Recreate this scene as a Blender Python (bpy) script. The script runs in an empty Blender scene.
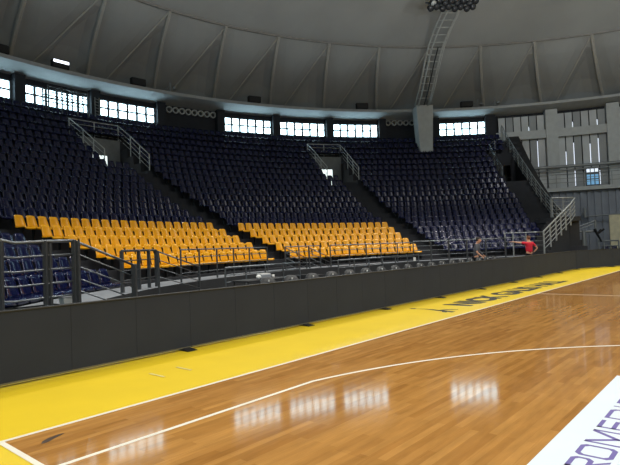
import bpy, bmesh, math, random
from mathutils import Vector, Matrix
random.seed(7)
PI = math.pi
sin, cos = math.sin, math.cos
SC = bpy.context.scene
COL = SC.collection
CX, CY = 14.0, -7.35                      # centre of the round hall

def pol(r, th, z=0.0):
    return (CX + r * cos(th), CY + r * sin(th), z)

# ---------------------------------------------------------------- materials
def srgb(c):
    return tuple((v / 12.92 if v <= .04045 else ((v + .055) / 1.055) ** 2.4) for v in (x / 255 for x in c)) + (1,)

def mat(name, rgb, rough=.5, metal=0.0, var=.12, scale=3.0, bump=0.0, bscale=40.0, spec=.5, coat=0.0):
    m = bpy.data.materials.new(name)
    m.use_nodes = True
    nt = m.node_tree
    b = nt.nodes['Principled BSDF']
    b.inputs['Roughness'].default_value = rough
    b.inputs['Metallic'].default_value = metal
    b.inputs['Specular IOR Level'].default_value = spec
    b.inputs['Coat Weight'].default_value = coat
    b.inputs['Coat Roughness'].default_value = .12
    tc = nt.nodes.new('ShaderNodeTexCoord')
    no = nt.nodes.new('ShaderNodeTexNoise')
    no.inputs['Scale'].default_value = scale
    no.inputs['Detail'].default_value = 4
    nt.links.new(tc.outputs['Object'], no.inputs['Vector'])
    rp = nt.nodes.new('ShaderNodeValToRGB')
    c = srgb(rgb)
    rp.color_ramp.elements[0].position = .3
    rp.color_ramp.elements[1].position = .7
    rp.color_ramp.elements[0].color = tuple(v * (1 - var) for v in c[:3]) + (1,)
    rp.color_ramp.elements[1].color = tuple(min(1, v * (1 + var)) for v in c[:3]) + (1,)
    nt.links.new(no.outputs['Fac'], rp.inputs['Fac'])
    nt.links.new(rp.outputs['Color'], b.inputs['Base Color'])
    if bump:
        n2 = nt.nodes.new('ShaderNodeTexNoise')
        n2.inputs['Scale'].default_value = bscale
        nt.links.new(tc.outputs['Object'], n2.inputs['Vector'])
        bp = nt.nodes.new('ShaderNodeBump')
        bp.inputs['Strength'].default_value = bump
        bp.inputs['Distance'].default_value = .01
        nt.links.new(n2.outputs['Fac'], bp.inputs['Height'])
        nt.links.new(bp.outputs['Normal'], b.inputs['Normal'])
    return m

def emit(name, rgb, strength):
    m = bpy.data.materials.new(name)
    m.use_nodes = True
    nt = m.node_tree
    b = nt.nodes['Principled BSDF']
    b.inputs['Base Color'].default_value = srgb(rgb)
    b.inputs['Emission Color'].default_value = srgb(rgb)
    tc = nt.nodes.new('ShaderNodeTexCoord')
    no = nt.nodes.new('ShaderNodeTexNoise')
    no.inputs['Scale'].default_value = .6
    nt.links.new(tc.outputs['Object'], no.inputs['Vector'])
    mr = nt.nodes.new('ShaderNodeMapRange')
    mr.inputs['To Min'].default_value = strength * .85
    mr.inputs['To Max'].default_value = strength * 1.15
    nt.links.new(no.outputs['Fac'], mr.inputs['Value'])
    nt.links.new(mr.outputs['Result'], b.inputs['Emission Strength'])
    return m

def wood_mat():
    m = bpy.data.materials.new('court_parquet')
    m.use_nodes = True
    nt = m.node_tree
    b = nt.nodes['Principled BSDF']
    tc = nt.nodes.new('ShaderNodeTexCoord')
    def brick(w, h, c1, c2, off):
        mp = nt.nodes.new('ShaderNodeMapping')
        mp.inputs['Location'].default_value = (off, off * .37, 0)
        nt.links.new(tc.outputs['Object'], mp.inputs['Vector'])
        br = nt.nodes.new('ShaderNodeTexBrick')
        br.offset = .37
        br.inputs['Scale'].default_value = 1
        br.inputs['Brick Width'].default_value = w
        br.inputs['Row Height'].default_value = h
        br.inputs['Mortar Size'].default_value = .0012
        br.inputs['Bias'].default_value = 0
        br.inputs['Color1'].default_value = srgb(c1)
        br.inputs['Color2'].default_value = srgb(c2)
        br.inputs['Mortar'].default_value = srgb((150, 104, 54))
        nt.links.new(mp.outputs['Vector'], br.inputs['Vector'])
        return br
    b1 = brick(.95, .075, (194, 142, 78), (150, 101, 48), 0)
    b2 = brick(2.4, .3, (196, 144, 78), (172, 122, 62), 3.3)
    mx = nt.nodes.new('ShaderNodeMix')
    mx.data_type = 'RGBA'
    mx.inputs['Factor'].default_value = .45
    nt.links.new(b1.outputs['Color'], mx.inputs['A'])
    nt.links.new(b2.outputs['Color'], mx.inputs['B'])
    mp = nt.nodes.new('ShaderNodeMapping')
    mp.inputs['Scale'].default_value = (1.6, 9, 1)
    nt.links.new(tc.outputs['Object'], mp.inputs['Vector'])
    no = nt.nodes.new('ShaderNodeTexNoise')
    no.inputs['Scale'].default_value = 1.6
    no.inputs['Detail'].default_value = 6
    nt.links.new(mp.outputs['Vector'], no.inputs['Vector'])
    rp = nt.nodes.new('ShaderNodeValToRGB')
    rp.color_ramp.elements[0].position = .3
    rp.color_ramp.elements[1].position = .75
    rp.color_ramp.elements[0].color = (.8, .8, .79, 1)
    rp.color_ramp.elements[1].color = (1.08, 1.07, 1.05, 1)
    nt.links.new(no.outputs['Fac'], rp.inputs['Fac'])
    mu = nt.nodes.new('ShaderNodeMix')
    mu.data_type = 'RGBA'
    mu.blend_type = 'MULTIPLY'
    mu.inputs['Factor'].default_value = 1
    nt.links.new(mx.outputs['Result'], mu.inputs['A'])
    nt.links.new(rp.outputs['Color'], mu.inputs['B'])
    nt.links.new(mu.outputs['Result'], b.inputs['Base Color'])
    b.inputs['Roughness'].default_value = .085
    b.inputs['Specular IOR Level'].default_value = .09
    return m

M = dict(
    wood=wood_mat(),
    yellow_paint=mat('yellow_court_paint', (234, 201, 34), .38, var=.04, scale=1.2),
    white_paint=mat('white_line_paint', (238, 232, 214), .4, var=.03),
    black_paint=mat('black_court_paint', (36, 34, 28), .5),
    scuff=mat('dark_floor_scuff', (66, 46, 28), .5, var=.3, scale=30),
    tape=mat('worn_pale_tape', (216, 200, 120), .5, var=.1),
    arena_floor=mat('grey_arena_floor', (70, 70, 70), .6),
    concrete=mat('dark_terrace_concrete', (44, 45, 50), .85, var=.15, scale=1.5, bump=.2),
    walkway=mat('grey_walkway_surface', (120, 124, 130), .7, var=.1, scale=2),
    dark_fascia=mat('dark_fascia_board', (34, 35, 38), .7),
    wall_dark=mat('shade_toned_wall', (40, 42, 48), .85),  # dim light round the windows is put into this dark wall colour
    soffit=mat('pale_ring_soffit', (188, 192, 194), .75, var=.06),
    dome=mat('grey_dome_shell', (158, 160, 159), .9, var=.06, scale=.35),
    rib=mat('pale_concrete_rib', (176, 173, 166), .85, var=.06),
    seam=mat('dark_dome_seam', (128, 126, 122), .9),
    frame=mat('grey_window_frame', (92, 98, 104), .5),
    glass=emit('daylit_window_glass', (196, 233, 246), 9.0),
    slit=emit('daylight_gap', (226, 236, 250), 1.0),
    bluepane=emit('pale_blue_pane', (120, 175, 215), .55),
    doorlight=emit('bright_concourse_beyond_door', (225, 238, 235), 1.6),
    board=mat('grey_facade_board', (196, 200, 202), .7, var=.14, scale=.5),
    board_dark=mat('darker_facade_board', (158, 162, 164), .7, var=.12, scale=.5),
    column=mat('light_grey_column', (186, 190, 190), .8, var=.06),
    curtain=mat('charcoal_corrugated_panel', (138, 144, 154), .7, var=.15, scale=.8),
    steel=mat('brushed_steel_rail', (122, 126, 130), .35, metal=.85, var=.06, scale=8),
    dark_steel=mat('dark_grey_post_steel', (74, 76, 78), .45, metal=.5, var=.08, scale=8),
    galv=mat('galvanised_steel', (142, 146, 146), .5, metal=.4, var=.06),
    yseat=mat('yellow_seat_plastic', (232, 164, 16), .22, var=.06, scale=2),
    nseat=mat('navy_seat_plastic', (9, 16, 56), .17, var=.12, scale=2, spec=.4),
    bracket=mat('black_seat_bracket', (24, 24, 26), .6),
    screen=mat('charcoal_display_screen', (46, 50, 60), .8, var=.08, scale=1.2, bump=.15, bscale=160, spec=.25),
    cabinet=mat('black_display_cabinet', (34, 34, 34), .5),
    alu=mat('dull_aluminium_edge', (120, 116, 100), .45, metal=.6),
    chair_black=mat('black_vinyl_chair', (34, 36, 38), .5),
    white_plastic=mat('white_plastic', (232, 232, 228), .4, var=.03),
    grey_plastic=mat('grey_plastic', (140, 144, 150), .5),
    mat_white=mat('white_floor_mat', (220, 230, 236), .6, var=.02, spec=.3),
    purple=mat('purple_lettering', (98, 84, 158), .5, var=.05),
    skin=mat('skin', (200, 148, 118), .55, var=.06, scale=9),
    red_cloth=mat('red_cotton', (206, 30, 52), .85, var=.12, scale=12, bump=.2),
    dark_cloth=mat('dark_cotton', (38, 40, 46), .9, var=.15, scale=12),
    grey_cloth=mat('grey_cotton', (74, 76, 82), .9, var=.15, scale=12),
    hair=mat('brown_hair', (104, 62, 34), .7, var=.3, scale=40),
    dark_hair=mat('black_hair', (34, 28, 26), .7, var=.3, scale=40),
    eye=mat('dark_eye', (24, 20, 18), .3),
    lip=mat('lips', (170, 96, 88), .5),
    lamp_on=emit('lit_lamp_face', (235, 242, 255), 3.0),
    lamp_lens=mat('dark_lamp_lens', (60, 62, 66), .2),
    cream=mat('cream_panel', (212, 204, 172), .7),
    pale_steel=mat('pale_painted_steel', (186, 188, 186), .5),
    recess=mat('grey_recess_wall', (112, 115, 115), .8),
    black=mat('matt_black', (20, 20, 22), .6),
    nozzle=mat('pale_duct_nozzle', (190, 192, 190), .5),
)

# ---------------------------------------------------------------- mesh builder
class MB:
    def __init__(s):
        s.v, s.f, s.m, s.mats = [], [], [], []
    def mi(s, m):
        if m not in s.mats:
            s.mats.append(m)
        return s.mats.index(m)
    def face(s, pts, m):
        i = len(s.v)
        s.v += [tuple(p) for p in pts]
        s.f.append(tuple(range(i, i + len(pts))))
        s.m.append(s.mi(m))
    def mesh(s, verts, faces, m):
        i = len(s.v)
        s.v += [tuple(p) for p in verts]
        k = s.mi(m)
        for f in faces:
            s.f.append(tuple(a + i for a in f))
            s.m.append(k)
    def hexa(s, p, m):              # 8 points: bottom ring 0-3, top ring 4-7
        s.mesh(p, [(3, 2, 1, 0), (4, 5, 6, 7), (0, 1, 5, 4), (1, 2, 6, 5), (2, 3, 7, 6), (3, 0, 4, 7)], m)
    def box(s, c, d, m, rz=0.0, bev=0.0):
        ca, sa = cos(rz), sin(rz)
        def T(x, y, z):
            return (c[0] + x * ca - y * sa, c[1] + x * sa + y * ca, c[2] + z)
        hx, hy, hz = d[0] / 2, d[1] / 2, d[2] / 2
        if not bev:
            s.hexa([T(-hx, -hy, -hz), T(hx, -hy, -hz), T(hx, hy, -hz), T(-hx, hy, -hz),
                    T(-hx, -hy, hz), T(hx, -hy, hz), T(hx, hy, hz), T(-hx, hy, hz)], m)
            return
        b = min(bev, hx * .45, hy * .45, hz * .45)
        rings = []
        for z, i in ((-hz, b), (-hz + b, 0), (hz - b, 0), (hz, b)):
            ring = []
            for sx, sy in ((-1, -1), (1, -1), (1, 1), (-1, 1)):
                X, Y = hx - i, hy - i
                a1, a2 = (sx * (X - b), sy * Y), (sx * X, sy * (Y - b))
                pr = (a1, a2) if sx * sy < 0 and False else (a1, a2)
                if sx * sy > 0:
                    pr = (a2, a1) if sx > 0 else (a2, a1)
                    pr = (a2, a1)
                else:
                    pr = (a1, a2)
                ring += [T(q[0], q[1], z) for q in pr]
            rings.append(ring)
        n = 8
        vs = [p for r in rings for p in r]
        fs = [tuple(range(n))[::-1], tuple(range(3 * n, 4 * n))]
        for k in range(3):
            for j in range(n):
                fs.append((k * n + j, k * n + (j + 1) % n, (k + 1) * n + (j + 1) % n, (k + 1) * n + j))
        s.mesh(vs, fs, m)
    def tube(s, path, r, m, n=8, cap=True):
        P = [Vector(p) for p in path]
        rad = r if isinstance(r, (list, tuple)) else [r] * len(P)
        rings = []
        for i, p in enumerate(P):
            t = (P[min(i + 1, len(P) - 1)] - P[max(i - 1, 0)]).normalized()
            up = Vector((0, 0, 1)) if abs(t.z) < .95 else Vector((1, 0, 0))
            a = t.cross(up).normalized()
            b = t.cross(a).normalized()
            rings.append([p + a * (rad[i] * cos(2 * PI * k / n)) + b * (rad[i] * sin(2 * PI * k / n)) for k in range(n)])
        vs = [q for rg in rings for q in rg]
        fs = []
        for i in range(len(P) - 1):
            for k in range(n):
                fs.append((i * n + k, i * n + (k + 1) % n, (i + 1) * n + (k + 1) % n, (i + 1) * n + k))
        if cap:
            fs += [tuple(range(n))[::-1], tuple(range((len(P) - 1) * n, len(P) * n))]
        s.mesh(vs, fs, m)
    def sphere(s, c, r, m, n=10, k=7, sc=(1, 1, 1)):
        vs = [(c[0], c[1], c[2] - r * sc[2])]
        for i in range(1, k):
            ph = -PI / 2 + PI * i / k
            for j in range(n):
                vs.append((c[0] + r * sc[0] * cos(ph) * cos(2 * PI * j / n), c[1] + r * sc[1] * cos(ph) * sin(2 * PI * j / n), c[2] + r * sc[2] * sin(ph)))
        vs.append((c[0], c[1], c[2] + r * sc[2]))
        fs = [(0, 1 + (j + 1) % n, 1 + j) for j in range(n)]
        for i in range(k - 2):
            for j in range(n):
                a, b = 1 + i * n + j, 1 + i * n + (j + 1) % n
                fs.append((a, b, b + n, a + n))
        L = len(vs) - 1
        fs += [(L, L - n + j, L - n + (j + 1) % n) for j in range(n)]
        s.mesh(vs, fs, m)
    def data(s, name, smooth=False):
        me = bpy.data.meshes.new(name)
        me.from_pydata(s.v, [], s.f)
        for m in s.mats:
            me.materials.append(m)
        me.polygons.foreach_set('material_index', s.m)
        if smooth:
            me.polygons.foreach_set('use_smooth', [True] * len(s.f))
        me.update()
        return me
    def build(s, name, parent=None, smooth=False):
        return link(name, s.data(name, smooth), parent)

def link(name, data, parent=None):
    o = bpy.data.objects.new(name, data)
    COL.objects.link(o)
    if parent is not None:
        o.parent = parent
        o.matrix_parent_inverse = Matrix.Translation(-parent.location) if parent.rotation_euler.z == 0 else parent_inv(parent)
    return o

def parent_inv(p):
    return (Matrix.Translation(p.location) @ Matrix.Rotation(p.rotation_euler.z, 4, 'Z')).inverted()

def tag(o, label, cat, group=None, kind=None):
    o['label'] = label
    o['category'] = cat
    if group: o['group'] = group
    if kind: o['kind'] = kind
    return o

def thing(name, label, cat, loc=(0, 0, 0), group=None, kind=None):
    o = bpy.data.objects.new(name, None)
    o.empty_display_size = .1
    o.location = loc
    COL.objects.link(o)
    return tag(o, label, cat, group, kind)

def lpart(mb, name, parent, smooth=False):        # part whose mesh is in the parent's local space
    o = bpy.data.objects.new(name, mb.data(name, smooth))
    COL.objects.link(o)
    o.parent = parent
    return o

ORD = ['zeroth', 'first', 'second', 'third', 'fourth', 'fifth', 'sixth', 'seventh', 'eighth', 'ninth', 'tenth', 'eleventh', 'twelfth',
       'thirteenth', 'fourteenth', 'fifteenth', 'sixteenth', 'seventeenth', 'eighteenth', 'nineteenth', 'twentieth']
def ordn(n):
    if n <= 20: return ORD[n]
    t = ['', '', 'twenty', 'thirty', 'forty', 'fifty'][n // 10]
    return (t + '-' + ORD[n % 10]) if n % 10 else {20: 'twentieth', 30: 'thirtieth', 40: 'fortieth', 50: 'fiftieth'}[n]

def arc(r, a, b, z, step=.04):
    n = max(2, int(abs(b - a) / step) + 1)
    return [pol(r, a + (b - a) * i / n, z) for i in range(n + 1)]

# ---------------------------------------------------------------- camera
F = 523.293
yaw, pitch, roll = .713397683, .029667061, -.038036119
CAM = Vector((-1.67078, -4.99502, 1.56513))
fw = Vector((cos(yaw) * cos(pitch), sin(yaw) * cos(pitch), sin(pitch)))
rt = Vector((sin(yaw), -cos(yaw), 0))
up = rt.cross(fw)
r2 = rt * cos(roll) + up * sin(roll)
u2 = up * cos(roll) - rt * sin(roll)
cam = bpy.data.cameras.new('camera')
cam.sensor_width = 36
cam.lens = 36 * F / 620
cam.clip_end = 300
co = bpy.data.objects.new('camera', cam)
COL.objects.link(co)
co.matrix_world = Matrix(((r2.x, u2.x, -fw.x, CAM.x), (r2.y, u2.y, -fw.y, CAM.y), (r2.z, u2.z, -fw.z, CAM.z), (0, 0, 0, 1)))
SC.camera = co
def in_view(p, m=0):
    d = Vector(p) - CAM
    c = d.dot(fw)
    if c < .3: return False
    return -m <= 310 + F * d.dot(r2) / c <= 620 + m

# ---------------------------------------------------------------- floor
fl = MB()
n = 72
fl.face([pol(37.5, 2 * PI * i / n, 0) for i in range(n)], M['arena_floor'])
def quad(x0, x1, y0, y1, z, m):
    fl.face([(x0, y0, z), (x1, y0, z), (x1, y1, z), (x0, y1, z)], m)
quad(-3.2, 31.2, -17.4, 2.4, .002, M['yellow_paint'])
quad(0, 28, -15, 0, .004, M['wood'])
W = M['white_paint']
zl = .006
quad(-.05, 28.05, 0, .05, zl, W); quad(-.05, 28.05, -15.05, -15, zl, W)
quad(-.05, 0, -15, 0, zl, W); quad(28, 28.05, -15, 0, zl, W)
quad(13.975, 14.025, -15, 0, zl, W)
def ringstrip(cx, cy, r0, r1, a0, a1, k=60):
    for i in range(k):
        a, b = a0 + (a1 - a0) * i / k, a0 + (a1 - a0) * (i + 1) / k
        fl.face([(cx + r0 * cos(a), cy + r0 * sin(a), zl), (cx + r1 * cos(a), cy + r1 * sin(a), zl),
                 (cx + r1 * cos(b), cy + r1 * sin(b), zl), (cx + r0 * cos(b), cy + r0 * sin(b), zl)], W)
ringstrip(14, -7.5, 1.75, 1.8, 0, 2 * PI)
for sx in (0, 1):
    X = (lambda x: x) if sx == 0 else (lambda x: 28 - x)
    def q2(x0, x1, y0, y1):
        a, b = sorted((X(x0), X(x1)))
        quad(a, b, y0, y1, zl, W)
    q2(0, 2.99, -.95, -.9); q2(0, 2.99, -14.1, -14.05)
    a = math.asin(6.6 / 6.75)
    if sx == 0: ringstrip(1.575, -7.5, 6.7, 6.75, -a, a, 90)
    else: ringstrip(26.425, -7.5, 6.7, 6.75, PI - a, PI + a, 90)
    q2(5.75, 5.8, -9.95, -5.05); q2(0, 5.8, -5.1, -5.05); q2(0, 5.8, -9.95, -9.9)
    if sx == 0: ringstrip(5.8, -7.5, 1.75, 1.8, -PI / 2, PI / 2)
    else: ringstrip(22.2, -7.5, 1.75, 1.8, PI / 2, 3 * PI / 2)
# worn tape ticks on the yellow border and a dark scuff by the corner
for (x, y0, y1) in ((2.13, .82, 1.16), (2.55, .83, 1.17)):
    quad(x - .02, x + .02, y0, y1, zl, M['tape'])
sc_ = [(.17, -.325), (.2, -.27), (.27, -.225), (.36, -.205), (.415, -.215), (.37, -.245), (.3, -.28), (.23, -.325)]
fl.face([(x, y, zl) for x, y in sc_][::-1], M['scuff'])
floor = fl.build('floor')
tag(floor, 'glossy wooden basketball court floor with yellow border and white lines', 'floor', kind='structure')

# painted black lettering on the yellow border
def text_mesh(name, body, x0, x1, y0, y1, z, m, parent):
    cu = bpy.data.curves.new(name, 'FONT')
    cu.body = body
    cu.offset = .05
    cu.fill_mode = 'FRONT'
    tmp = bpy.data.objects.new(name, cu)
    COL.objects.link(tmp)
    bpy.context.view_layer.update()
    me = bpy.data.meshes.new_from_object(tmp.evaluated_get(bpy.context.evaluated_depsgraph_get()))
    bpy.data.objects.remove(tmp)
    xs = [v.co.x for v in me.vertices]; ys = [v.co.y for v in me.vertices]
    for v in me.vertices:
        v.co = ((v.co.x - min(xs)) / (max(xs) - min(xs)) * (x1 - x0) + x0, (v.co.y - min(ys)) / (max(ys) - min(ys)) * (y1 - y0) + y0, z)
    me.materials.clear(); me.materials.append(m)
    me.name = name
    return link(name, me, parent)
text_mesh('court_lettering', 'NICK GALIS HALL', 10.5, 19.0, .46, 1.24, .005, M['black_paint'], floor)
em = MB()
def blob(pts, z=.005):
    em.face([(x, y, z) for x, y in pts], M['black_paint'])
blob([(9.26, .36), (9.42, .34), (9.47, .5), (9.52, .74), (9.60, 1.0), (9.62, 1.2), (9.56, 1.42), (9.53, 1.42), (9.54, 1.18), (9.47, .96), (9.38, .74), (9.36, .6)])
blob([(9.38, .74), (9.47, .7), (9.66, .62), (9.74, .44), (9.80, .46), (9.74, .68), (9.56, .82)])
blob([(9.20, .46), (9.24, .60), (9.42, .66), (9.38, .52)])
blob([(9.50, 1.42), (9.46, 1.5), (9.50, 1.58), (9.58, 1.58), (9.62, 1.5), (9.58, 1.42)][::-1])
em.build('court_emblem', floor)

# ---------------------------------------------------------------- terraces and seats: rows
S, TR = .4654, .82
def zb(k):
    n = k - 5
    return 2.92 + (.335 * n if n < 0 else .34 * n + .0093 * n * n)
def rk(k): return 21.68 + (k - 5) * TR
A0, A1, A2 = 2.062, 1.5475, 1.032            # centres of the two visible stairs between blocks
END = .622
TH0, TH1 = .545, 2.75
VOMS = [(1.530, 1.612), (1.005, 1.0775), (.553, .615)]
VK = (15, 18)                                  # rows cut by the vomitories
KMAX = 21
def zf(k): return zb(k) - .80

te = MB()
cm = M['concrete']
brk = sorted(set([TH0, TH1, END, .562] + [e for v in VOMS for e in v] + [TH0 + (TH1 - TH0) * i / 60 for i in range(61)]))
for k in range(0, KMAX + 1):
    ra, rb = rk(k) - .6, rk(k) + .22
    if k == KMAX: rb = 36
    z0 = zf(k)
    zprev = zf(k - 1) if k > 0 else 0
    for a, b in zip(brk[:-1], brk[1:]):
        mid = (a + b) / 2
        if b > PI - math.asin(11.0 / max(rb, 17)): continue
        if VK[0] <= k <= VK[1] and any(v[0] < mid < v[1] for v in VOMS): continue
        te.face([pol(ra, a, z0), pol(rb, a, z0), pol(rb, b, z0), pol(ra, b, z0)][::-1], cm)
        if not (k == VK[1] + 1 and any(v[0] < mid < v[1] for v in VOMS)):
            te.face([pol(ra, a, zprev), pol(ra, b, zprev), pol(ra, b, z0), pol(ra, a, z0)][::-1], cm)
    for A in (A0, A1, A2):
        if k < VK[0] - 0 and k < KMAX:
            hw = .58 / rk(k)
            zt = z0 + (zf(k + 1) - z0) / 2
            r0_, r1_ = rb - .41, rb
            te.hexa([pol(r0_, A - hw, z0), pol(r1_, A - hw, z0), pol(r1_, A + hw, z0), pol(r0_, A + hw, z0),
                     pol(r0_, A - hw, zt), pol(r1_, A - hw, zt), pol(r1_, A + hw, zt), pol(r0_, A + hw, zt)], cm)
# cheek wall closing the terrace at its right end
for k in range(0, KMAX + 1):
    ra, rb = rk(k) - .6, rk(k) + .22
    te.face([pol(ra, TH0, 0), pol(rb, TH0, 0), pol(rb, TH0, zf(k)), pol(ra, TH0, zf(k))], cm)
tag(te.build('terrace'), 'dark stepped concrete terrace carrying the seats', 'terrace', kind='structure')

# vomitories: side walls, back wall with a bright doorway, floor
for vi, (a, b) in enumerate(VOMS):
    vm = MB()
    r0, r1 = rk(VK[0]) - .6, rk(VK[1] + 1) - .6
    zfl = zf(VK[0]) - .95
    w = M['recess'] if vi < 2 else M['wall_dark']  # third recess coloured darker, shade against the added end-wall spot
    vm.face([pol(r0, a, zfl), pol(r1, a, zfl), pol(r1, b, zfl), pol(r0, b, zfl)], M['walkway'])
    for th in (a, b):
        for k in range(VK[0], VK[1] + 1):
            ra, rb = rk(k) - .6, rk(k) + .22
            vm.face([pol(ra, th, zfl), pol(rb, th, zfl), pol(rb, th, zf(k)), pol(ra, th, zf(k))], M['concrete'])
    ztop = zf(VK[1] + 1)
    lo, hi = a + (b - a) * .32, a + (b - a) * .9
    if vi == 2: lo, hi = a + (b - a) * .35, a + (b - a) * .6
    zd = zfl + 2.2
    for (p, q, z0, z1, m) in ((a, lo, zfl, ztop, w), (hi, b, zfl, ztop, w), (lo, hi, zd, ztop, w)):
        vm.face([pol(r1, p, z0), pol(r1, q, z0), pol(r1, q, z1), pol(r1, p, z1)], m)
    vo = vm.build('wall_entrance')
    tag(vo, ['entrance recess in the seats at upper left', 'entrance recess in the middle of the upper seats', 'entrance recess beside the sloping parapet at right'][vi], 'wall', kind='structure')
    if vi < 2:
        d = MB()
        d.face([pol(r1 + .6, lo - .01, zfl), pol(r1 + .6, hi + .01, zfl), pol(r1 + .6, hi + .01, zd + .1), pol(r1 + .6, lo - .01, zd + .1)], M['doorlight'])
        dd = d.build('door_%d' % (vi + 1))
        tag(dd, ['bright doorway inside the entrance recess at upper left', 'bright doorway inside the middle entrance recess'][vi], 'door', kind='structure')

# ---------------------------------------------------------------- seats
def seat_parts(m):
    """local frame: x lateral, y towards the rear of the row, z up from the row's floor; backrest top at y=0, z=.80"""
    back = MB()
    nx, nz = 6, 5
    def bp(i, j, t):
        u = -1 + 2 * i / nx
        v = j / nz
        hw = .208 - .048 * v
        cr = max(0, v - .72) / .28
        z = .40 + .40 * v - .022 * cr * abs(u) ** 4
        y = -.10 + .10 * v - .03 * u * u * (1 - .3 * v) + .012
        return (u * hw, y + t, z)
    vs = [bp(i, j, 0) for j in range(nz + 1) for i in range(nx + 1)] + [bp(i, j, .022) for j in range(nz + 1) for i in range(nx + 1)]
    N = (nx + 1) * (nz + 1)
    fs = []
    for j in range(nz):
        for i in range(nx):
            a = j * (nx + 1) + i
            fs.append((a, a + 1, a + nx + 2, a + nx + 1))
            fs.append((N + a + nx + 1, N + a + nx + 2, N + a + 1, N + a))
    edge = [i for i in range(nx + 1)] + [(j + 1) * (nx + 1) + nx for j in range(nz)] + [nz * (nx + 1) + i for i in range(nx - 1, -1, -1)] + [j * (nx + 1) for j in range(nz - 1, 0, -1)]
    for q in range(len(edge)):
        a, b = edge[q], edge[(q + 1) % len(edge)]
        fs.append((b, a, N + a, N + b))
    back.mesh(vs, fs, m)
    pan = MB()
    prof = [(-.085, .415), (-.12, .398), (-.24, .392), (-.36, .402), (-.43, .410), (-.462, .394), (-.475, .335)]
    nx = 6
    def pp(i, j, t):
        u = -1 + 2 * i / nx
        y, z = prof[j]
        hw = .226 if j < 5 else .226 - .012 * (j - 4)
        return (u * hw, y + (t if j >= 5 else 0), z + .022 * u * u * (1 if j < 5 else .3) - (t if j < 6 else 0))
    L = len(prof)
    N = L * (nx + 1)
    vs = [pp(i, j, 0) for j in range(L) for i in range(nx + 1)] + [pp(i, j, .022) for j in range(L) for i in range(nx + 1)]
    fs = []
    for j in range(L - 1):
        for i in range(nx):
            a = j * (nx + 1) + i
            fs.append((a, a + nx + 1, a + nx + 2, a + 1))
            fs.append((N + a + 1, N + a + nx + 2, N + a + nx + 1, N + a))
    edge = [i for i in range(nx + 1)] + [(j + 1) * (nx + 1) + nx for j in range(L - 1)] + [(L - 1) * (nx + 1) + i for i in range(nx - 1, -1, -1)] + [j * (nx + 1) for j in range(L - 2, 0, -1)]
    for q in range(len(edge)):
        a, b = edge[q], edge[(q + 1) % len(edge)]
        fs.append((a, b, N + b, N + a))
    pan.mesh(vs, fs, m)
    br = MB()
    br.box((0, -.13, .2), (.05, .09, .40), M['bracket'])
    br.box((0, -.26, .372), (.30, .30, .03), M['bracket'])
    br.box((0, -.13, .01), (.16, .14, .02), M['bracket'])
    return back, pan, br

SEAT = {}
for nm, m in (('yellow', M['yseat']), ('navy', M['nseat'])):
    b_, p_, c_ = seat_parts(m)
    SEAT[nm] = (b_, p_, c_, b_.data(nm + '_backrest', True), p_.data(nm + '_seat_pan', True), c_.data('seat_bracket'))

# every seat position: block, row, index from left, count
spots = []
def vom_hit(k, th):
    return VK[0] <= k <= VK[1] and any(v[0] - .3 / rk(k) < th < v[1] + .3 / rk(k) for v in VOMS)
for k in range(0, KMAX + 1):
    r = rk(k)
    hw = .70 / r
    if k > VK[1]:
        ranges = [('top', .58, 2.4)]
    else:
        ranges = [('far left', A0 + hw, 2.7), ('left', A1 + hw, A0 - hw), ('middle', A2 + hw, A1 - hw), ('right', END + max(0, (9 - k)) * .0035 + .004, A2 - hw)]
    for blk, lo, hi in ranges:
        if k < 1 and blk in ('left', 'middle', 'right'): continue
        if blk == 'left' and 1 <= k <= 5:
            st = {5: 2.0311, 4: 2.0235, 3: 2.0153, 2: 2.0082, 1: 2.0012}[k]; cnt = {5: 21, 4: 20, 3: 19, 2: 18, 1: 17}[k]
            ths = [st - (i + .5) * S / r for i in range(cnt)]
        elif blk == 'middle' and 1 <= k <= 5:
            st = {5: 1.5147, 4: 1.5117, 3: 1.5099, 2: 1.5047, 1: 1.5007}[k]; cnt = {5: 21, 4: 20, 3: 19, 2: 18, 1: 17}[k]
            ths = [st - (i + .5) * S / r for i in range(cnt)]
        elif blk == 'far left':
            cnt = int((hi - lo) * r / S)
            ths = [lo + (i + .5) * S / r for i in range(cnt)]
        else:
            cnt = int((hi - lo) * r / S + .15)
            mar = ((hi - lo) * r - cnt * S) / 2
            ths = [hi - (mar + (i + .5) * S) / r for i in range(cnt)]
        ths = [t for t in ths if not vom_hit(k, t)]
        for i, t in enumerate(ths):
            p = pol(r, t, zf(k))
            if in_view((p[0], p[1], p[2] + .6), 60) and p[1] > 4.4:
                col = 'yellow' if blk in ('left', 'middle') and 1 <= k <= 5 else 'navy'
                spots.append((col, blk, k, i, len(ths), t, p))
def dist(s): return (Vector(s[6]) - CAM).length
navy = sorted([s for s in spots if s[0] == 'navy'], key=dist)
lone = [s for s in navy if in_view((s[6][0], s[6][1], s[6][2] + .6), -4)][:300]
lone_ids = set(id(s) for s in lone)
ROWN = {1: 'bottom', 2: 'second lowest', 3: 'middle', 4: 'second highest', 5: 'top'}
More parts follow.
